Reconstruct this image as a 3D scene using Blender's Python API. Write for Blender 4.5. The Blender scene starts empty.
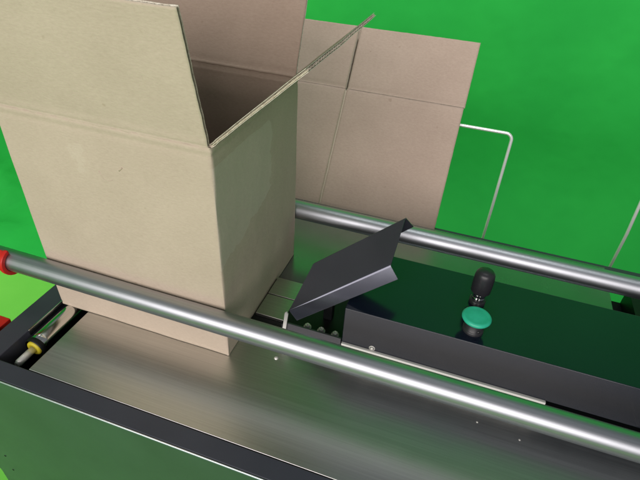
import bpy, bmesh, math, random
from mathutils import Vector, Matrix, noise
random.seed(7)
S = bpy.context.scene
COL = S.collection

# ------------------------------------------------------------------ camera, world, lamps, exposure
cd = bpy.data.cameras.new('camera'); cam = bpy.data.objects.new('camera', cd); COL.objects.link(cam)
cd.sensor_width = 36; cd.lens = 27.855; cd.clip_start = .01; cd.clip_end = 60
RC = [[0.94486, -0.23033, 0.23277], [0.32368, 0.54915, -0.77050], [0.04964, 0.80336, 0.59342]]
cam.matrix_world = Matrix.Translation((0.25891, -0.42784, 0.58120)) @ Matrix(RC).to_4x4()
S.camera = cam
S.render.resolution_x, S.render.resolution_y = 1024, 768

w = bpy.data.worlds.new('World'); S.world = w; w.use_nodes = True
bg = w.node_tree.nodes['Background']
bg.inputs[0].default_value = (.86, .93, 1, 1); bg.inputs[1].default_value = .19

def area(name, loc, target, sx, sy, power, col=(1, 1, 1)):
    l = bpy.data.lights.new(name, 'AREA'); l.shape = 'RECTANGLE'; l.size = sx; l.size_y = sy
    l.energy = power; l.color = col
    o = bpy.data.objects.new(name, l); COL.objects.link(o); o.location = loc
    o.rotation_euler = (Vector(target) - Vector(loc)).to_track_quat('-Z', 'Y').to_euler()
    return o
area('window_light', (-.05, -2.8, 1.32), (0, 0, .1), 3.6, 1.75, 103, (1, .93, .90))
cl_ = area('fill_light', (.1, .25, 2.75), (.1, 1.55, .75), 3.4, .4, 22, (.97, 1, .97)); cl_.data.spread = math.radians(80)  # added overhead lamp, spread narrowed to brighten backdrop and blank, not the machine
cl_ = area('fill_light', (-1.75, .3, 2.5), (-1.6, .65, -.85), .6, .6, 5.5, (1, 1, .93)); cl_.data.spread = math.radians(60)  # added lamp with narrow spread, only brightens the floor at the left

S.view_settings.view_transform = 'Standard'; S.view_settings.look = 'None'
S.view_settings.exposure = 0; S.view_settings.gamma = 1
S.cycles.max_bounces = 10; S.cycles.use_denoising = True
S.cycles.sample_clamp_indirect = 8

# ------------------------------------------------------------------ materials
def mat(name, col=(.5, .5, .5), rough=.5, metal=0, spec=.5):
    m = bpy.data.materials.new(name); m.use_nodes = True
    b = m.node_tree.nodes['Principled BSDF']
    b.inputs['Base Color'].default_value = (*col, 1); b.inputs['Roughness'].default_value = rough
    b.inputs['Metallic'].default_value = metal; b.inputs['Specular IOR Level'].default_value = spec
    return m
class NT:
    def __init__(s, m): s.m = m; s.t = m.node_tree; s.b = s.t.nodes['Principled BSDF']
    def n(s, kind, **kw):
        o = s.t.nodes.new(kind)
        for k, v in kw.items():
            if k in o.inputs and not hasattr(o, k): o.inputs[k].default_value = v
            elif hasattr(o, k): setattr(o, k, v)
            else: o.inputs[k].default_value = v
        return o
    def l(s, a, b): s.t.links.new(a, b)
    def coord(s, scale=(1, 1, 1), loc=(0, 0, 0), out='Object'):
        c = s.n('ShaderNodeTexCoord'); mp = s.n('ShaderNodeMapping'); mp.inputs['Scale'].default_value = scale
        mp.inputs['Location'].default_value = loc
        s.l(c.outputs[out], mp.inputs[0]); return mp.outputs[0]
    def noise(s, vec, scale, detail=4, rough=.55):
        o = s.n('ShaderNodeTexNoise'); o.inputs['Scale'].default_value = scale
        o.inputs['Detail'].default_value = detail; o.inputs['Roughness'].default_value = rough
        s.l(vec, o.inputs['Vector']); return o.outputs['Fac']
    def ramp(s, fac, stops):
        r = s.n('ShaderNodeValToRGB'); e = r.color_ramp.elements
        while len(e) < len(stops): e.new(.5)
        for i, (p, c) in enumerate(stops):
            e[i].position = p; e[i].color = (*c, 1) if len(c) == 3 else c
        s.l(fac, r.inputs[0]); return r.outputs[0]
    def mix(s, fac, a, b, mode='MIX'):
        m = s.n('ShaderNodeMix'); m.data_type = 'RGBA'; m.blend_type = mode
        for sock, v in ((m.inputs[0], fac), (m.inputs[6], a), (m.inputs[7], b)):
            if hasattr(v, 'is_output'): s.l(v, sock)
            else: sock.default_value = v if isinstance(v, (int, float)) else (*v, 1)
        return m.outputs[2]
    def math(s, op, a, b=0, c=0):
        m = s.n('ShaderNodeMath'); m.operation = op
        for i, v in enumerate((a, b, c)):
            if hasattr(v, 'is_output'): s.l(v, m.inputs[i])
            else: m.inputs[i].default_value = v
        return m.outputs[0]
    def bump(s, h, strength=.2, dist=.001, prev=None):
        b = s.n('ShaderNodeBump'); b.inputs['Strength'].default_value = strength; b.inputs['Distance'].default_value = dist
        s.l(h, b.inputs['Height'])
        if prev is not None: s.l(prev, b.inputs['Normal'])
        return b.outputs[0]
    def col(s, o): s.l(o, s.b.inputs['Base Color'])
    def rough(s, o): s.l(o, s.b.inputs['Roughness'])
    def normal(s, o): s.l(o, s.b.inputs['Normal'])

def cardboard(name, dark, light, speck, scuff=None, flute=.05):
    m = mat(name, light, .82, 0, .25); t = NT(m)
    big = t.noise(t.coord(), 9, 3); fine = t.noise(t.coord((1, 1, 1)), 420, 3, .7)
    fib = t.noise(t.coord((1, 1, 3.2)), 160, 4, .65)
    base = t.ramp(t.math('ADD', t.math('MULTIPLY', big, .45), t.math('MULTIPLY', fib, .55)), [(.32, dark), (.66, light)])
    base = t.mix(t.ramp(fine, [(.60, (0, 0, 0)), (.80, (.30, .30, .30))]), base, speck)
    dots = t.noise(t.coord(), 75, 1, .3)
    base = t.mix(t.ramp(dots, [(.78, (0, 0, 0)), (.82, (.35, .35, .35))]), base, speck)
    if scuff:      # a rubbed patch with a torn edge
        c = t.n('ShaderNodeTexCoord'); v = t.n('ShaderNodeVectorMath'); v.operation = 'SUBTRACT'
        t.l(c.outputs['Object'], v.inputs[0]); v.inputs[1].default_value = scuff
        sc = t.n('ShaderNodeVectorMath'); sc.operation = 'MULTIPLY'; sc.inputs[1].default_value = (24, 0, 15)
        t.l(v.outputs[0], sc.inputs[0]); ln = t.n('ShaderNodeVectorMath'); ln.operation = 'LENGTH'; t.l(sc.outputs[0], ln.inputs[0])
        q = t.math('ADD', ln.outputs['Value'], t.math('MULTIPLY', t.noise(t.coord(), 45, 5, .7), 1.5))
        base = t.mix(t.ramp(q, [(.95, (.13, .13, .13)), (1.9, (0, 0, 0))]), base, (.74, .68, .56))
    if scuff:      # paler, smoother patch with ragged edges on the right face
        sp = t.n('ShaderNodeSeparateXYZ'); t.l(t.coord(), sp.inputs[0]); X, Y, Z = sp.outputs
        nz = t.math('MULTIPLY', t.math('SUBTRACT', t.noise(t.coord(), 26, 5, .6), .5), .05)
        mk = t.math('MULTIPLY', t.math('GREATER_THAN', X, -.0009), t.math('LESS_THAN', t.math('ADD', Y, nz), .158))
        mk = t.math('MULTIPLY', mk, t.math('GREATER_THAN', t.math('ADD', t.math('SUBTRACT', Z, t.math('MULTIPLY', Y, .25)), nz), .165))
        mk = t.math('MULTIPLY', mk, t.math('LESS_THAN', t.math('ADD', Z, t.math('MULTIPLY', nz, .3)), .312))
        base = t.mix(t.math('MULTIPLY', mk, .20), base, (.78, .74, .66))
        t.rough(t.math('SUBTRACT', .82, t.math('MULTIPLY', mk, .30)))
    t.col(base)
    wv = t.n('ShaderNodeTexWave'); wv.wave_type = 'BANDS'; wv.bands_direction = 'X'
    wv.inputs['Scale'].default_value = 24; wv.inputs['Distortion'].default_value = .3
    t.l(t.coord(), wv.inputs[0])
    n = t.bump(wv.outputs['Fac'], flute, .0006)
    n = t.bump(fib, .35, .0006, n); n = t.bump(fine, .25, .0003, n)
    n = t.bump(t.noise(t.coord(), 14, 3), .35, .004, n)
    t.normal(n); return m
M = {}
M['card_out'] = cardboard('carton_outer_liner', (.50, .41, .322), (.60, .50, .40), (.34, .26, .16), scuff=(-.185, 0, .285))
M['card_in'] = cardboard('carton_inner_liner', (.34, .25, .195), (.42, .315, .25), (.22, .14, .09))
M['blank_in'] = cardboard('blank_inner_liner', (.43, .32, .26), (.52, .395, .325), (.26, .17, .12), flute=.16)
m = mat('carton_core', (.40, .34, .25), .9, 0, .1); t = NT(m)
t.col(t.ramp(t.noise(t.coord(), 240, 4, .7), [(.35, (.56, .50, .40)), (.65, (.84, .79, .68))])); M['core'] = m

def steel(name, col, rough, along='X', aniso=.75, bump=.06, stain=.5):
    m = mat(name, col, rough, 1); t = NT(m)
    sc = {'X': (3, 320, 320), 'Y': (320, 3, 320), 'Z': (320, 320, 3)}[along]
    h = t.noise(t.coord(sc), 1.0, 4, .75)
    cl = t.noise(t.coord((2.2, 9, 9) if along == 'X' else (5, 5, 5)), 1.4, 4, .6)
    t.rough(t.math('ADD', t.math('MULTIPLY', h, .10), t.math('ADD', rough - .14, t.math('ADD', t.math('MULTIPLY', cl, .10), t.math('MULTIPLY', t.noise(t.coord(), 42, 5, .65), .08)))))
    c = t.ramp(h, [(.3, tuple(x * .86 for x in col)), (.7, tuple(min(1, x * 1.08) for x in col))])
    dirt = t.ramp(t.noise(t.coord((1, 1, 1)), 60, 5, .7), [(.62, (0, 0, 0)), (.80, (stain * .4,) * 3)])
    t.col(t.mix(dirt, c, tuple(x * .45 for x in col)))
    t.normal(t.bump(h, bump, .0004))
    if aniso:
        t.b.inputs['Anisotropic'].default_value = aniso
        tg = t.n('ShaderNodeTangent'); tg.direction_type = 'UV_MAP'; tg.uv_map = 'UVMap'
        t.l(tg.outputs[0], t.b.inputs['Tangent'])
    return m
M['table'] = steel('brushed_steel_top', (.60, .595, .575), .36, 'X', .30, .02)
M['tube'] = steel('polished_steel_tube', (.44, .455, .49), .42, 'X', 0, .03, .35)
M['roller'] = steel('roller_steel', (.68, .67, .64), .15, 'Y', 0, .02, .3)
M['edge_glint'] = mat('edge_glint_metal', (.80, .84, .88), .33, .9)  # bright metal standing for the highlight on the front edge
M['plate'] = steel('zinc_plate', (.50, .50, .46), .34, 'X', 0, .04)
M['chrome'] = mat('chrome', (.75, .76, .76), .12, 1)
M['wire'] = mat('white_wire', (.86, .87, .86), .25, .35)
M['bolt'] = mat('bolt_steel', (.82, .80, .75), .38, .45)

def paint(name, col, rough, spec=.5, metal=0, grain=.10, dots=.10):
    m = mat(name, col, rough, metal, spec); t = NT(m)
    g = t.noise(t.coord(), 1400, 2, .5); b = t.noise(t.coord(), 7, 3)
    sp = t.noise(t.coord(), 190, 2, .4)
    c = t.ramp(b, [(.3, tuple(x * .88 for x in col)), (.7, tuple(x * 1.08 for x in col))])
    t.col(t.mix(t.ramp(sp, [(.76, (0, 0, 0)), (.80, (dots,) * 3)]), c, (.30, .29, .27)))
    t.rough(t.math('ADD', rough - .04, t.math('MULTIPLY', t.noise(t.coord(), 30, 4), .08)))
    t.normal(t.bump(g, grain, .0003)); return m
M['frame'] = paint('graphite_powder_coat', (.052, .056, .074), .44, .35)
M['panel'] = paint('satin_metallic_panel', (.165, .195, .245), .30, .5, .80, .03)
M['cover'] = paint('graphite_sheet', (.007, .0105, .021), .13, .6, 0, .03, 0)
M['plough'] = paint('dark_satin_sheet', (.11, .114, .142), .17, .6, .7, .03, 0)
M['deck'] = paint('dark_steel_deck', (.25, .27, .27), .26, .5, .85, .03, .05)
M['lip'] = paint('grey_lip', (.085, .085, .095), .35, .5, .3)
M['black'] = paint('black_recess', (.006, .007, .008), .45, .3)
M['knob'] = paint('black_plastic', (.022, .022, .026), .36, .5, 0, .1)
M['white'] = paint('white_seal', (.88, .87, .82), .5, .5, 0, .1, 0)
M['red'] = mat('red_plastic', (.62, .016, .013), .4)
M['yellow'] = mat('yellow_plastic', (.62, .52, .03), .45)
m = mat('button_green', (.02, .42, .24), .38); t = NT(m)
t.col(t.ramp(t.noise(t.coord(), 60, 3), [(.3, (.024, .46, .28)), (.7, (.04, .56, .36))])); M['green'] = m

def cloth(name, c0, c1, scale):
    m = mat(name, c1, .78, 0, .25); t = NT(m)
    t.col(t.ramp(t.noise(t.coord(), scale, 4, .6), [(.3, c0), (.7, c1)]))
    n = t.bump(t.noise(t.coord(), 3.0, 3), .25, .05)
    t.normal(t.bump(t.noise(t.coord(), 600, 2), .1, .0006, n)); return m
M['wall'] = cloth('chroma_cloth', (.014, .36, .050), (.022, .44, .062), 1.6)
M['floor'] = cloth('chroma_floor_lit', (.14, .50, .060), (.19, .58, .08), 2.2)  # same cloth as the backdrop; stronger light put into its colour

# ------------------------------------------------------------------ mesh helpers
def link(name, bm, mats, parent=None, smooth=False, bevel=0, uv=None, seg=2):
    me = bpy.data.meshes.new(name)
    bm.normal_update()
    if uv:
        L = bm.loops.layers.uv.new('UVMap')
        for f in bm.faces:
            for lp in f.loops: lp[L].uv = (lp.vert.co[uv[0]], lp.vert.co[uv[1]])
    bm.to_mesh(me); bm.free()
    for mm in (mats if isinstance(mats, (list, tuple)) else [mats]): me.materials.append(mm)
    o = bpy.data.objects.new(name, me); COL.objects.link(o)
    if smooth:
        for p in me.polygons: p.use_smooth = True
    if bevel:
        b = o.modifiers.new('bevel', 'BEVEL'); b.width = bevel; b.segments = seg; b.limit_method = 'ANGLE'; b.angle_limit = math.radians(35)
        for p in me.polygons: p.use_smooth = True
        e = o.modifiers.new('wn', 'WEIGHTED_NORMAL'); e.keep_sharp = False
    if parent: o.parent = parent
    return o
def box(bm, a, b, mi=0):
    (x0, y0, z0), (x1, y1, z1) = a, b
    v = [bm.verts.new(p) for p in ((x0,y0,z0),(x1,y0,z0),(x1,y1,z0),(x0,y1,z0),(x0,y0,z1),(x1,y0,z1),(x1,y1,z1),(x0,y1,z1))]
    for q in ((0,3,2,1),(4,5,6,7),(0,1,5,4),(1,2,6,5),(2,3,7,6),(3,0,4,7)):
        bm.faces.new([v[i] for i in q]).material_index = mi
def prism(bm, pts, axis, a, b, mi=0):
    """extrude a 2D outline (in the other two axes, in xyz order) from a to b along an axis"""
    def P(p, h):
        q = list(p); q.insert(axis, h); return q
    A = [bm.verts.new(P(p, a)) for p in pts]; B = [bm.verts.new(P(p, b)) for p in pts]
    n = len(pts); fs = [bm.faces.new(A), bm.faces.new(B[::-1])]
    for i in range(n): fs.append(bm.faces.new((A[i], B[i], B[(i+1)%n], A[(i+1)%n])))
    for f in fs: f.material_index = mi
    bmesh.ops.recalc_face_normals(bm, faces=fs)
def tube(bm, pts, r, n=32, cap=True, mi=0):
    pts = [Vector(p) for p in pts]; rings = []
    up = None
    for i, p in enumerate(pts):
        d = (pts[min(i+1, len(pts)-1)] - pts[max(i-1, 0)]).normalized()
        if up is None: up = d.orthogonal().normalized()
        up = (up - d * up.dot(d)).normalized(); s = d.cross(up)
        rr = r[i] if isinstance(r, (list, tuple)) else r
        rings.append([bm.verts.new(p + (up * math.cos(2*math.pi*k/n) + s * math.sin(2*math.pi*k/n)) * rr) for k in range(n)])
    for a, b in zip(rings, rings[1:]):
        for k in range(n):
            f = bm.faces.new((a[k], a[(k+1)%n], b[(k+1)%n], b[k])); f.smooth = True; f.material_index = mi
    if cap:
        bm.faces.new(rings[0][::-1]).material_index = mi; bm.faces.new(rings[-1]).material_index = mi
def lathe(bm, c, prof, n=48, axis=Vector((0,0,1)), mi=0):
    axis = Vector(axis).normalized(); u = axis.orthogonal().normalized(); s = axis.cross(u); rings = []
    for r, z in prof:
        rings.append([bm.verts.new(Vector(c) + axis*z + (u*math.cos(2*math.pi*k/n) + s*math.sin(2*math.pi*k/n))*max(r, 1e-5)) for k in range(n)])
    for a, b in zip(rings, rings[1:]):
        for k in range(n):
            f = bm.faces.new((a[k], a[(k+1)%n], b[(k+1)%n], b[k])); f.smooth = True; f.material_index = mi
    return rings
def tag(o, label=None, cat=None, group=None, kind=None):
    if label: o['label'] = label
    if cat: o['category'] = cat
    if group: o['group'] = group
    if kind: o['kind'] = kind
    return o
def empty(name, loc=(0, 0, 0)):
    o = bpy.data.objects.new(name, None); COL.objects.link(o); o.empty_display_size = .05
    return o

# ------------------------------------------------------------------ setting: floor, hanging green backdrop
bm = bmesh.new()
NX, NY = 110, 110
def floor_z(x, y):
    f = 0
    d = max(0, 1 - abs(x + 1.75) / 1.3) * max(0, 1 - abs(y - 1.0) / .9)
    f += d * .10 * max(0, noise.noise(Vector((x*2.2 + y*1.1, y*3.4 - x*.8, 0))))
    return -.85
g = [[bm.verts.new((-4.5 + 9*i/NX, -4 + 7*j/NY, floor_z(-4.5 + 9*i/NX, -4 + 7*j/NY))) for j in range(NY+1)] for i in range(NX+1)]
for i in range(NX):
    for j in range(NY): bm.faces.new((g[i][j], g[i+1][j], g[i+1][j+1], g[i][j+1]))
tag(link('floor', bm, M['floor'], smooth=True), kind='structure')

bm = bmesh.new()
# one cloth: path in plan from the left side round to the back and the right; hangs and sweeps on to the floor
path = []
for k in range(60): path.append((-2.75, -2.6 + 3.4*k/59, (1, 0)))
for k in range(1, 16):
    a = math.pi/2*k/16; path.append((-2.75 + .9*(1-math.cos(a)), .8 + .9*math.sin(a), (math.cos(a), -math.sin(a))))
for k in range(110): path.append((-1.85 + 5.3*k/109, 1.7, (0, -1)))
prof = []
for k in range(13):
    a = math.pi/2*k/12; prof.append((.55*(1-math.sin(a)), .55*(1-math.cos(a))))
for k in range(1, 40): prof.append((0, .55 + 2.6*k/39))
prof = [(.93, -.001), (.91, .002), (.84, .002), (.77, .002), (.70, .002), (.62, .002)] + [(a, b + .004) for a, b in prof]
rows = []
arc = 0
for i, (x, y, n) in enumerate(path):
    if i: arc += math.hypot(x - path[i-1][0], y - path[i-1][1])
    row = []
    left = max(0, min(1, (-.95 - x) / .8))
    for o_, z in prof:
        low = max(0, 1 - z / 1.3)
        wv = .26 * left * low * noise.noise(Vector((arc*2.4 + z*1.6, z*2.7 - arc*.7, 3))) + .025 * math.sin(arc*7.0 + .8*math.sin(z*2)) * left
        wv += .045 * noise.noise(Vector((arc*.9 + z*.5, z*.8, 9))) + .012 * noise.noise(Vector((arc*2.6, z*1.9, 4)))
        d = o_ + wv if z > .02 else o_ + .07*left*noise.noise(Vector((arc*1.7, 3, 1)))
        up_ = left * .16 * max(0, noise.noise(Vector((arc*3.3 + o_*2, o_*4.2 - arc, 7)))) * min(1, max(0, (.93 - o_)*6)) if z < .3 else 0
        row.append(bm.verts.new((x + n[0]*d, y + n[1]*d, -.85 + z + (up_ if z < .05 else .05*wv + up_))))
    rows.append(row)
for a, b in zip(rows, rows[1:]):
    for k in range(len(prof)-1): bm.faces.new((a[k], b[k], b[k+1], a[k+1]))
tag(link('green_backdrop', bm, M['wall'], smooth=True), 'bright green screen cloth hung behind the machine and creased at the left', 'backdrop')

# ------------------------------------------------------------------ the machine
mc = tag(empty('packing_machine'), 'dark grey packing table with brushed steel top, two round guide rails and a closing unit', 'packing machine')
# steel top
bm = bmesh.new(); box(bm, (-.25, -.1228, -.006), (.567, .1838, 0)); box(bm, (.567, -.1228, -.006), (1.3, .04, 0))
link('table_top', bm, M['table'], mc, bevel=.0008, uv=(0, 1))
bm = bmesh.new(); box(bm, (-.25, .1842, -.006), (.567, .455, 0)); link('rear_deck', bm, M['deck'], mc, bevel=.0008)
# recess under it (black tray seen through the gaps)
bm = bmesh.new(); box(bm, (-.3435, -.1225, -.11), (1.3, .45, -.07)); box(bm, (-.3435, -.1225, -.07), (-.3400, .45, -.0505)); box(bm, (.62, .05, -.07), (1.3, .45, -.03))
link('tray', bm, M['black'], mc)
# frame: front member, left member and the corner plate
bm = bmesh.new()
prism(bm, [(-.56, -.151), (1.3, -.151), (1.3, -.1236), (-.306, -.1236), (-.306, .455), (-.344, .455), (-.344, -.082), (-.56, -.082)], 2, -.05, 0)
link('frame', bm, M['frame'], mc, bevel=.0016, seg=3)
bm = bmesh.new(); box(bm, (-.3440, .4565, -.05), (1.3, .495, -.0215)); link('rear_frame_bar', bm, M['frame'], mc, bevel=.0015)
# front panel with cut-out near its left end
bm = bmesh.new()
prism(bm, [(-.56, -.0022), (-.56, -.298), (-.401, -.298), (-.397, -.302), (-.395, -.309), (-.395, -.80), (1.3, -.80), (1.3, -.0022)], 1, -.1535, -.1515)
link('front_panel', bm, M['panel'], mc, bevel=.0009)
bm = bmesh.new(); tube(bm, [(-.56 + 1.86*k/30, -.1527, -.0009) for k in range(31)], .00105, 12); link('edge_glint_tube', bm, M['edge_glint'], mc, smooth=True)  # bright tube added as the highlight along the frame's front edge
for x, z in ((-.3587, -.2406), (-.3598, -.2863)):
    bm = bmesh.new(); lathe(bm, (x, -.1536, z), [(0, .0006), (.0016, .0005), (.0021, 0)], 14, (0, -1, 0)); link('rivet', bm, M['black'], mc)
for x in (-.38, 1.22):
    for y in (-.140, .41):
        bm = bmesh.new(); box(bm, (x, y, -.85), (x + .05, y + .04, -.051)); link('table_leg', bm, M['frame'], mc, bevel=.002)
# thin bright strip, added for the highlight along the left frame member's inner edge
bm = bmesh.new(); box(bm, (-.3058, -.066, -.010), (-.3038, .45, .0012)); link('edge_glint_strip', bm, M['chrome'], mc, bevel=.0004)
# roller
bm = bmesh.new(); tube(bm, [(-.284, -.078 + .56*k/40, -.014) for k in range(41)], .0150, 40)
rl = link('roller', bm, M['roller'], mc, uv=(1, 2))
bm = bmesh.new()
lathe(bm, (-.284, -.078, -.014), [(.0156, .004), (.0166, .002), (.0166, -.003), (.0150, -.0045)], 40, (0, 1, 0)); link('end_ring', bm, M['black'], rl)
bm = bmesh.new()
lathe(bm, (-.284, -.0805, -.014), [(.0122, 0), (.0119, -.002), (.0105, -.0032), (.0070, -.0036), (.0066, -.0020), (0, -.0020)], 40, (0, 1, 0)); link('end_cap', bm, M['yellow'], rl)
bm = bmesh.new(); tube(bm, [(-.284, -.080, -.014), (-.284, -.112, -.014), (-.284, -.1125, -.014), (-.284, -.1155, -.014)], [.0054, .0054, .0044, .0040], 24); link('shaft', bm, M['bolt'], rl)
# guide rails
RZ, FY, RY = .0873, -.0163, .2868
for y, lab in ((FY, 'front steel guide rail running across the carton'), (RY, 'rear steel guide rail behind the carton')):
    bm = bmesh.new(); n = 90
    tube(bm, [(-.56 + 1.9*k/n, y, RZ) for k in range(n+1)], .0161 if y < 0 else .0170, 64)
    link('guide_rail', bm, M['tube'], mc, uv=(0, 2))['label'] = lab
# red clamp gripping the front rail from below, with its post
bm = bmesh.new(); prof = []
NA = 40; a0, a1 = math.radians(100), math.radians(300)
def ringpt(a, r, x): return (x, FY + r*math.cos(a), RZ + r*math.sin(a))
for xa, xb, ro in ((-.540, -.3530, .0200), (-.3528, -.3460, .0228)):
    A = []
    for k in range(NA+1):
        a = a0 + (a1-a0)*k/NA
        A.append([bm.verts.new(ringpt(a, r, x)) for r, x in ((.0163, xa), (ro, xa), (ro, xb), (.0163, xb))])
    for p, q in zip(A, A[1:]):
        for k in range(4): f = bm.faces.new((p[k], q[k], q[(k+1)%4], p[(k+1)%4])); f.smooth = False
    bm.faces.new(A[0]); bm.faces.new(A[-1][::-1])
box(bm, (-.54, -.030, -.02), (-.50, -.004, .069))
box(bm, (-.54, -.078, -.032), (-.3560, -.052, -.006)); box(bm, (-.54, -.053, -.032), (-.50, -.0045, -.008))
bmesh.ops.recalc_face_normals(bm, faces=bm.faces)
cl = link('rail_clamp', bm, M['red'], mc, bevel=.0012)
for a_, b_ in (((1.25, FY-.012, -.049), (1.28, FY+.012, RZ-.012)), ((1.25, RY-.012, -.049), (1.28, RY+.012, RZ-.012)),
               ((-.49, RY-.012, -.049), (-.46, RY+.012, RZ-.012))):
    bm = bmesh.new(); box(bm, a_, b_); link('rail_bracket', bm, M['frame'], mc, bevel=.001)

# closing unit: guide bar, silver plates, cover
bm = bmesh.new()
box(bm, (-.004, .066, .0006), (.0560, .1825, .0055)); box(bm, (.0561, .0660, .0006), (.1525, .205, .0262)); box(bm, (.0, .0664, .0055), (.0560, .0690, .0120))
link('base_channel', bm, M['black'], mc, bevel=.0006)
bm = bmesh.new(); box(bm, (.0640, .0625, .0020), (.1520, .0655, .0345)); link('channel_lip', bm, M['lip'], mc, bevel=.0004)
bm = bmesh.new(); box(bm, (.0035, .0865, .0058), (.0540, .1345, .0122)); link('slide_plate', bm, M['plate'], mc, bevel=.0007, uv=(0, 1))
bm = bmesh.new(); box(bm, (.0035, .1362, .0058), (.0560, .1790, .0125)); link('slide_plate', bm, M['plate'], mc, bevel=.0007, uv=(0, 1))
for x, y in ((.0960, .0740), (.1180, .0740), (.1400, .0740)):
    bm = bmesh.new()
    lathe(bm, (x, y, .0262), [(.0062, 0), (.0062, .0012), (.003, .0012)], 28)
    lathe(bm, (x, y, .0273), [(.0045, 0), (.0045, .0040), (.0038, .0047), (.0020, .0048), (.0018, .0024), (0, .0024)], 6)
    link('bolt', bm, M['bolt'], mc)
# pin at the foot of the plough
bm = bmesh.new(); prism(bm, [(.0590, .006), (.0645, .006), (.0700, .058), (.0675, .062), (.0645, .059)], 1, .0585, .0610)
link('pin', bm, M['white'], mc, bevel=.0006)
# cover: bent sheet, hollow look from front edge
CX0, CY0, CY1, CZ0, CZ1 = .1528, .0650, .2075, .0265, .0952
bm = bmesh.new()
box(bm, (CX0, CY0, CZ0), (1.3, CY1, CZ1))
cv = link('cover', bm, M['cover'], mc, bevel=.0011, seg=3)
bm = bmesh.new(); box(bm, (CX0 + .0005, .0618, .0172), (.4410, .0900, .0262)); link('seal_strip', bm, M['white'], mc, bevel=.0006)
bm = bmesh.new(); box(bm, (.155, .072, .0004), (1.3, .20, .0117)); link('cover_base', bm, M['black'], mc)
bm = bmesh.new()
c = (.1990, CY0, .0317)
lathe(bm, c, [(.0046, 0), (.0046, .0006), (.0034, .0007)], 24, (0, -1, 0))
lathe(bm, c, [(.0027, 0), (.0026, .0016), (.0017, .0024), (.0012, .0024), (.0011, .0010), (0, .0010)], 20, (0, -1, 0))
link('screw', bm, M['bolt'], cv)
# push button on the cover
bm = bmesh.new(); bx, by = .3262, .0905
lathe(bm, (bx, by, CZ1), [(.0142, 0), (.0142, .004), (.0132, .0048), (.0126, .0052), (.0126, .0170), (.0118, .0182)], 48)
lathe(bm, (bx + .006, by - .0112, CZ1 + .0085), [(.0018, 0), (.0018, .0022), (0, .0024)], 12, (.45, -.9, 0), 0)
lathe(bm, (bx, by, CZ1 + .0180), [(.0125, 0), (.0182, .0022), (.0195, .0045), (.0194, .0062), (.0180, .0078), (.0165, .0084), (.0150, .0083), (.0100, .0090), (.0050, .0093), (0, .0094)], 64, mi=1)
link('push_button', bm, [M['knob'], M['green']], cv)
# black knob on a chrome neck
bm = bmesh.new(); kx, ky = .3272, .1495
lathe(bm, (kx, ky, CZ1), [(.0115, 0), (.0115, .0055), (.0100, .0065), (.0078, .0066)], 40)
lathe(bm, (kx, ky, CZ1), [(.0086, .0064), (.0092, .0075), (.0092, .0115), (.0080, .0125), (.0092, .0135), (.0090, .0195), (.007, .0210)], 40, mi=1)
lathe(bm, (kx, ky, CZ1), [(.0080, .0205), (.0128, .0210), (.0138, .0225), (.0141, .036), (.0139, .047), (.0129, .0530), (.0105, .0565), (.0060, .0584), (0, .0588)], 48)
link('knob', bm, [M['knob'], M['chrome']], cv)
# small table screws
for x, y in ((.0665, .0220),):
    bm = bmesh.new(); lathe(bm, (x, y, 0), [(.0032, 0), (.0030, .0008), (.0022, .0018), (0, .0022)], 20); link('table_screw', bm, M['bolt'], mc)
for x, y in ((.360, .019), (.415, .012), (.450, .040)):
    bm = bmesh.new(); lathe(bm, (x, y, 0), [(.0014, 0), (.0010, .0004), (0, .0005)], 12); link('table_screw', bm, M['bolt'], mc)

# plough: tilted bent sheet
A, B, C_, D = Vector((.0704, .0611, .0640)), Vector((.0870, .1156, .1180)), Vector((.2039, .1566, .2047)), Vector((.2007, .1036, .1580))
E, F, G = Vector((.2145, .0986, .1416)), Vector((.0847, .0561, .0532)), Vector((.2164, .1716, .1824))
n0 = (D - A).cross(B - A).normalized()
if n0.z < 0: n0 = -n0
def sheet(bm, loops, t):
    # loops: list of rows (across the bend), each row same count -> solid sheet of thickness t
    R = len(loops); Cn = len(loops[0]); nn = []
    for i in range(R):
        row = []
        for j in range(Cn):
            a = loops[min(i+1, R-1)][j] - loops[max(i-1, 0)][j]; b = loops[i][min(j+1, Cn-1)] - loops[i][max(j-1, 0)]
            n = a.cross(b).normalized()
            if n.dot(n0) < 0: n = -n
            row.append(n)
        nn.append(row)
    T = [[bm.verts.new(loops[i][j]) for j in range(Cn)] for i in range(R)]
    U = [[bm.verts.new(loops[i][j] - nn[i][j]*t) for j in range(Cn)] for i in range(R)]
    for i in range(R-1):
        for j in range(Cn-1):
            bm.faces.new((T[i][j], T[i][j+1], T[i+1][j+1], T[i+1][j])); bm.faces.new((U[i][j], U[i+1][j], U[i+1][j+1], U[i][j+1]))
    for i in range(R-1):
        bm.faces.new((T[i][0], T[i+1][0], U[i+1][0], U[i][0])); bm.faces.new((T[i][-1], U[i][-1], U[i+1][-1], T[i+1][-1]))
    for j in range(Cn-1):
        bm.faces.new((T[0][j], U[0][j], U[0][j+1], T[0][j+1])); bm.faces.new((T[-1][j], T[-1][j+1], U[-1][j+1], U[-1][j]))
    bmesh.ops.recalc_face_normals(bm, faces=bm.faces)
def bend(P, Q, R_, f=.05):     # small fillet around Q between P and R_
    return [P, Q.lerp(P, f), Q.lerp(P, f*.35) .lerp(Q.lerp(R_, f*.35), .3), Q.lerp(R_, f*.35).lerp(Q.lerp(P, f*.35), .3), Q.lerp(R_, f*3), R_]
B2 = B + (G - C_)
left = [F] + [F.lerp(A, .9), A.lerp(F, .03).lerp(A.lerp(B, .008), .5), A.lerp(B, .03)] + [B.lerp(A, .02), B.lerp(A, .004).lerp(B2, .02), B.lerp(B2, .10), B2]
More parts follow.
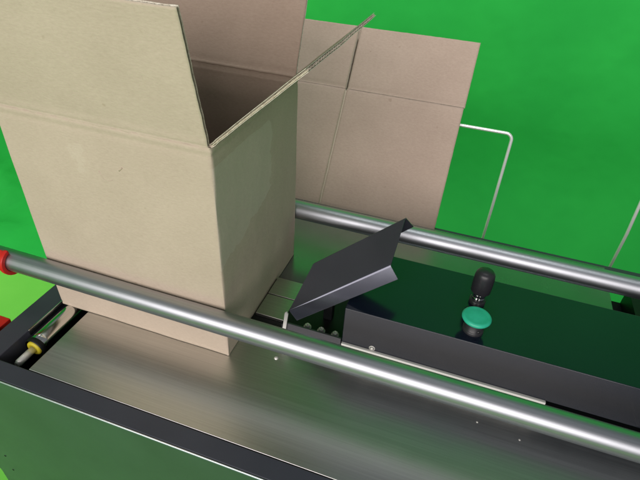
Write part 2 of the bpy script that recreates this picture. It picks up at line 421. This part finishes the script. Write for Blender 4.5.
right = [E] + [E.lerp(D, .9), D.lerp(E, .03).lerp(D.lerp(C_, .008), .5), D.lerp(C_, .03)] + [C_.lerp(D, .02), C_.lerp(D, .004).lerp(G, .02), C_.lerp(G, .10), G]
bm = bmesh.new(); sheet(bm, [left, right], .0016)
link('plough_sheet', bm, M['plough'], mc, bevel=.0003)
bm = bmesh.new(); box(bm, (.112, .100, .0263), (.126, .114, .085)); link('plough_post', bm, M['black'], mc, bevel=.001)

# ------------------------------------------------------------------ cartons
H, W, DP = .3374, .300, .2654
def patch(bm, P, U, V, nu, nv, N, off, mi, disp=None, flip=False, jit=0):
    """a grid P + u U + v V pushed out along N by off"""
    g = []
    for i in range(nu+1):
        row = []
        for j in range(nv+1):
            u, v = i/nu, j/nv
            p = P + U*u + V*v
            d = disp(u, v) if disp else 0
            if jit and j == nv: p += V.normalized() * jit * noise.noise(p*90)
            if jit and i in (0, nu): p += U.normalized() * jit * noise.noise(p*80 + Vector((5, 5, 5)))
            row.append(bm.verts.new(p + N*(off + d)))
        g.append(row)
    for i in range(nu):
        for j in range(nv):
            q = (g[i][j], g[i+1][j], g[i+1][j+1], g[i][j+1])
            f = bm.faces.new(q[::-1] if flip else q); f.material_index = mi; f.smooth = True
    return g
def board(name, P, U, V, N, outer, inner, parent, t=.0042, disp=None, nu=60, nv=60, jit=.0006, wave=True):
    """corrugated board: outer liner at 0, inner liner at -t, fluted core between; flutes run along V"""
    P, U, V, N = Vector(P), Vector(U), Vector(V), Vector(N).normalized(); bm = bmesh.new()
    lt = .0005
    for o1, o2, mi in ((0, -lt, 0), (-t + lt, -t, 1)):
        a = patch(bm, P, U, V, nu, nv, N, o1, mi if mi == 0 else 2, disp, jit=jit)
        b = patch(bm, P, U, V, nu, nv, N, o2, 2 if mi == 0 else 1, disp, flip=True, jit=jit)
        for i in range(nu):
            for j in (0, nv): bm.faces.new((a[i][j], a[i+1][j], b[i+1][j], b[i][j])).material_index = 2
        for j in range(nv):
            for i in (0, nu): bm.faces.new((a[i][j], a[i][j+1], b[i][j+1], b[i][j])).material_index = 2
    if wave:
        L = U.length; per = .0076; n = int(L/per*8); prev = None
        for i in range(n+1):
            u = i/n; h = -t/2 + (t/2 - lt - .00035)*math.sin(2*math.pi*u*L/per)
            cur = [bm.verts.new(P + U*(u*.998 + .001) + V*v + N*(h + (disp(u, v) if disp else 0))) for v in [.004 + .993*q/12 for q in range(13)]]
            if prev:
                for k in range(12): f = bm.faces.new((prev[k], cur[k], cur[k+1], prev[k+1])); f.material_index = 2
            prev = cur
    bmesh.ops.recalc_face_normals(bm, faces=[f for f in bm.faces if f.material_index == 9])
    return link(name, bm, [outer, inner, M['core']], parent)

ct = tag(empty('open_carton'), 'open beige cardboard carton standing on the steel table between the rails', 'cardboard box')
# body: four walls with a scored crease below the rim, rounded corners
def wall_bulge(u, v, s):
    z = v*H
    d = .0016*math.sin(math.pi*u)*math.sin(math.pi*v)
    d += .0007*noise.noise(Vector((u*5 + s, v*5, s)))
    d -= .0016*math.exp(-((z - (H - .0105))/.0016)**2)
    d += .0009*math.exp(-((z - (H - .0045))/.0028)**2)
    d -= .0006*math.exp(-((z - .006)/.002)**2)
    return d
def body():
    bm = bmesh.new(); r = .0016
    # outline rounded rectangle in plan
    out = []
    def seg(p, q, n, s):
        for i in range(n): out.append((Vector(p).lerp(Vector(q), i/n), i/n, s))
    cs = [((-W+r, 0), (-r, 0)), ((0, r), (0, DP-r)), ((-r, DP), (-W+r, DP)), ((-W, DP-r), (-W, r))]
    cen = [(-r, r), (-r, DP-r), (-W+r, DP-r), (-W+r, r)]; nr = [(0,-1),(1,0),(0,1),(-1,0)]
    pts = []
    for k, (p, q) in enumerate(cs):
        n = 70
        for i in range(n+1):
            u = i/n; pts.append((Vector(p).lerp(Vector(q), u), Vector(nr[k]), u, k))
        a0 = math.atan2(nr[k][1], nr[k][0])
        for i in range(1, 5):
            a = a0 + math.pi/2*i/5; d = Vector((math.cos(a), math.sin(a))); pts.append((Vector(cen[k]) + d*r, d, 0, k))
    nz = 110; G = []
    for p, n, u, k in pts:
        row = []
        for j in range(nz+1):
            v = j/nz; d = wall_bulge(u, v, k*7.3)
            dent = 0
            q = p + n*d
            row.append((q, n, v))
        G.append(row)
    def mk(off): return [[bm.verts.new((q.x - n.x*off, q.y - n.y*off, max(.0008, v*H))) for q, n, v in row] for row in G]
    Ov, Iv = mk(0), mk(.0042)
    m_ = len(G)
    for i in range(m_):
        a, b = Ov[i], Ov[(i+1) % m_]; c, d = Iv[i], Iv[(i+1) % m_]
        for j in range(nz):
            f = bm.faces.new((a[j], b[j], b[j+1], a[j+1])); f.smooth = True; f.material_index = 0
            f = bm.faces.new((c[j], c[j+1], d[j+1], d[j])); f.smooth = True; f.material_index = 1
        bm.faces.new((a[nz], b[nz], d[nz], c[nz])).material_index = 2
        bm.faces.new((a[0], c[0], d[0], b[0])).material_index = 2
    # bottom boards
    v = [bm.verts.new(p) for p in ((-W+.004, .004, .003), (-.004, .004, .003), (-.004, DP-.004, .003), (-W+.004, DP-.004, .003))]
    bm.faces.new(v).material_index = 1
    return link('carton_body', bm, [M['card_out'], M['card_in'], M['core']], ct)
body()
def flap_disp(s, amp=.0012):
    return lambda u, v: amp*math.sin(math.pi*u)*v + .0008*noise.noise(Vector((u*4 + s, v*3, s))) + .0010*math.exp(-((v - .03)/.03)**2)
def flap(name, lab, P, U, ang, outdir, L, nin=None, s=0, amp=.0012):
    """ang: degrees of lean away from upright, outwards"""
    a = math.radians(ang); od = Vector(outdir)
    V = (od*math.sin(a) + Vector((0, 0, 1))*math.cos(a))*L
    N = od*math.cos(a) - Vector((0, 0, 1))*math.sin(a)
    U = Vector(U)
    if U.cross(V).dot(N) < 0: P = Vector(P) + U; U = -U
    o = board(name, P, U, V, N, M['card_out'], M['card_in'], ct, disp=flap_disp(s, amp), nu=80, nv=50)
    o['label'] = lab; return o
flap('flap', 'front flap of the carton folded up and leaning outwards', (-W+.001, 0, H+.0003), (W-.0035, 0, 0), 12, (0, -1, 0), .149, s=1)
flap('flap', 'right flap of the carton seen along its fluted edge', (0, .0025, H+.0003), (0, DP-.005, 0), 48, (1, 0, 0), .1455, s=2, amp=.0006)
flap('flap', 'rear flap of the carton showing its brown inner side', (-W+.003, DP, H-.0012), (W-.006, 0, 0), 22, (0, 1, 0), .149, s=3)
flap('flap', 'left flap of the carton', (-W, .003, H+.0003), (0, DP-.006, 0), 62, (-1, 0, 0), .1455, s=4)
# worn crease bead along front and right folds
def bead(P, Q, r, s, mk='card_out'):
    bm = bmesh.new(); P, Q = Vector(P), Vector(Q); n = 90
    pts = [P.lerp(Q, i/n) + Vector((noise.noise(Vector((i*.2, s, 0))), noise.noise(Vector((i*.2, s, 5))), noise.noise(Vector((i*.2, s, 9)))))*.0004 for i in range(n+1)]
    tube(bm, pts, [r*(1 + .3*noise.noise(Vector((i*.35, s, 2)))) for i in range(n+1)], 12)
    link('fold', bm, M[mk], ct, smooth=True)
bead((-W+.002, .0020, H-.0004), (-.003, .0020, H-.0004), .0023, 1)
bead((-.0020, .003, H-.0004), (-.0020, DP-.003, H-.0004), .0023, 2)

bead((-W+.003, DP-.0022, H-.0002), (-.003, DP-.0022, H-.0002), .0026, 3, 'card_in')
# small torn scar on the front face
for poly in [[(-0.1584, -0.0008, 0.2751), (-0.1556, -0.0008, 0.2687), (-0.1532, -0.0008, 0.2608), (-0.1535, -0.0008, 0.2536)], [(-0.1548, -0.0008, 0.2661), (-0.1481, -0.0008, 0.2634), (-0.1401, -0.0008, 0.2667)], [(-0.128, -0.0008, 0.2819), (-0.1226, -0.0008, 0.2871)]]:
    bm = bmesh.new(); tube(bm, poly, [.0008 - .00015*k for k in range(len(poly))], 8); link('tear', bm, M['card_out'], ct)
# ---- flat blank leaning on the wires
bl = tag(empty('carton_blank'), 'flattened brown carton blank leaning against the wire hoops behind the rear rail', 'cardboard blank')
Y0, K = .482, .716
kv = Vector((0, K, 1)).normalized(); kn = Vector((0, -1, K)).normalized()
def bp(x, z, off=0): return Vector((x, Y0, 0)) + Vector((0, K, 1))*z + kn*off
zf, zt = .2005, .3135; ln = Vector((0, K, 1)).length
XR, XS, XL = .2385, -.0195, -.300
def crease_u(u0, w_=.012): return None
def dsp_low(u, v): return -.0012*math.exp(-((v-.985)/.012)**2) + .0010*noise.noise(Vector((u*3, v*3, 4)))
def dsp_up(u, v): return -.0010*math.exp(-((v-.03)/.03)**2) + .0009*noise.noise(Vector((u*3, v*3, 8)))
def blank_piece(name, x0, x1, z0, z1, tilt, disp, lab, off=0):
    P = bp(x0, z0, off); U = Vector((x1-x0, 0, 0)); V = (kv*math.cos(tilt) + kn*math.sin(tilt)) * ((z1-z0)*ln); N = U.cross(V).normalized()
    o = board(name, P, U, V, N, M['blank_in'], M['card_out'], bl, disp=disp, nu=60, nv=50, jit=.0004)
    o['label'] = lab; return o
blank_piece('panel', XS+.0012, XR, -.019, zf, 0, dsp_low, 'right panel of the blank below the fold')
blank_piece('panel', XL, XS-.0012, -.019, zf, 0, dsp_low, 'left panel of the blank below the fold')
blank_piece('flap', XS+.0022, XR+.0020, zf+.0006, zt, .015, dsp_up, 'right flap of the blank above the fold')
blank_piece('flap', XL, XS-.0014, zf+.0006, zt, .035, dsp_up, 'left flap of the blank above the fold')
blank_piece('panel', XL+.004, XR-.004, -.018, zf-.002, 0, dsp_low, 'rear layer of the folded blank', -.0075)
blank_piece('flap', XL+.004, XR-.002, zf, zt+.004, 0, dsp_low, 'rear layer of the blank above the fold', -.021)
# paler scored line between the two panels
bm = bmesh.new(); n = 60
pts = [bp(XS + .0010*noise.noise(Vector((i*.18, 0, 0))), -.018 + (zf+.015)*i/n, -.0012) for i in range(n+1)]
tube(bm, pts, .0019, 10); link('fold', bm, M['card_out'], bl, smooth=True)

# ---- wire hoops
def hoop(x0, x1, ztop, lab):
    y0 = .600
    def q(x, z): return Vector((x, y0 + .14*z, z))
    r = .014; pts = [Vector((x0, y0, -.84)), Vector((x0, y0, -.10)), q(x0, 0), q(x0, ztop-r)]
    for k in range(1, 9):
        a = math.pi/2*k/8; pts.append(q(x0 + r*(1-math.cos(a)), ztop - r + r*math.sin(a)))
    for k in range(0, 8):
        a = math.pi/2*k/8; pts.append(q(x1 - r + r*math.sin(a), ztop - r + r*math.cos(a)))
    pts += [q(x1, ztop-r), q(x1, 0), Vector((x1, y0, -.10)), Vector((x1, y0, -.84))]
    e = tag(empty('wire_hoop'), lab, 'wire stand')
    bm = bmesh.new(); tube(bm, pts, .0034, 16); link('bent_wire', bm, M['wire'], e)
    bm = bmesh.new(); box(bm, (x0-.03, y0-.05, -.846), (x1+.03, y0+.05, -.835)); link('foot_plate', bm, M['frame'], e, bevel=.001)
hoop(.02, .3485, .164, 'white wire hoop whose bent corner shows right of the brown blank')
hoop(.6265, .96, .164, 'white wire hoop at the right edge behind the rear rail, only its leg showing')
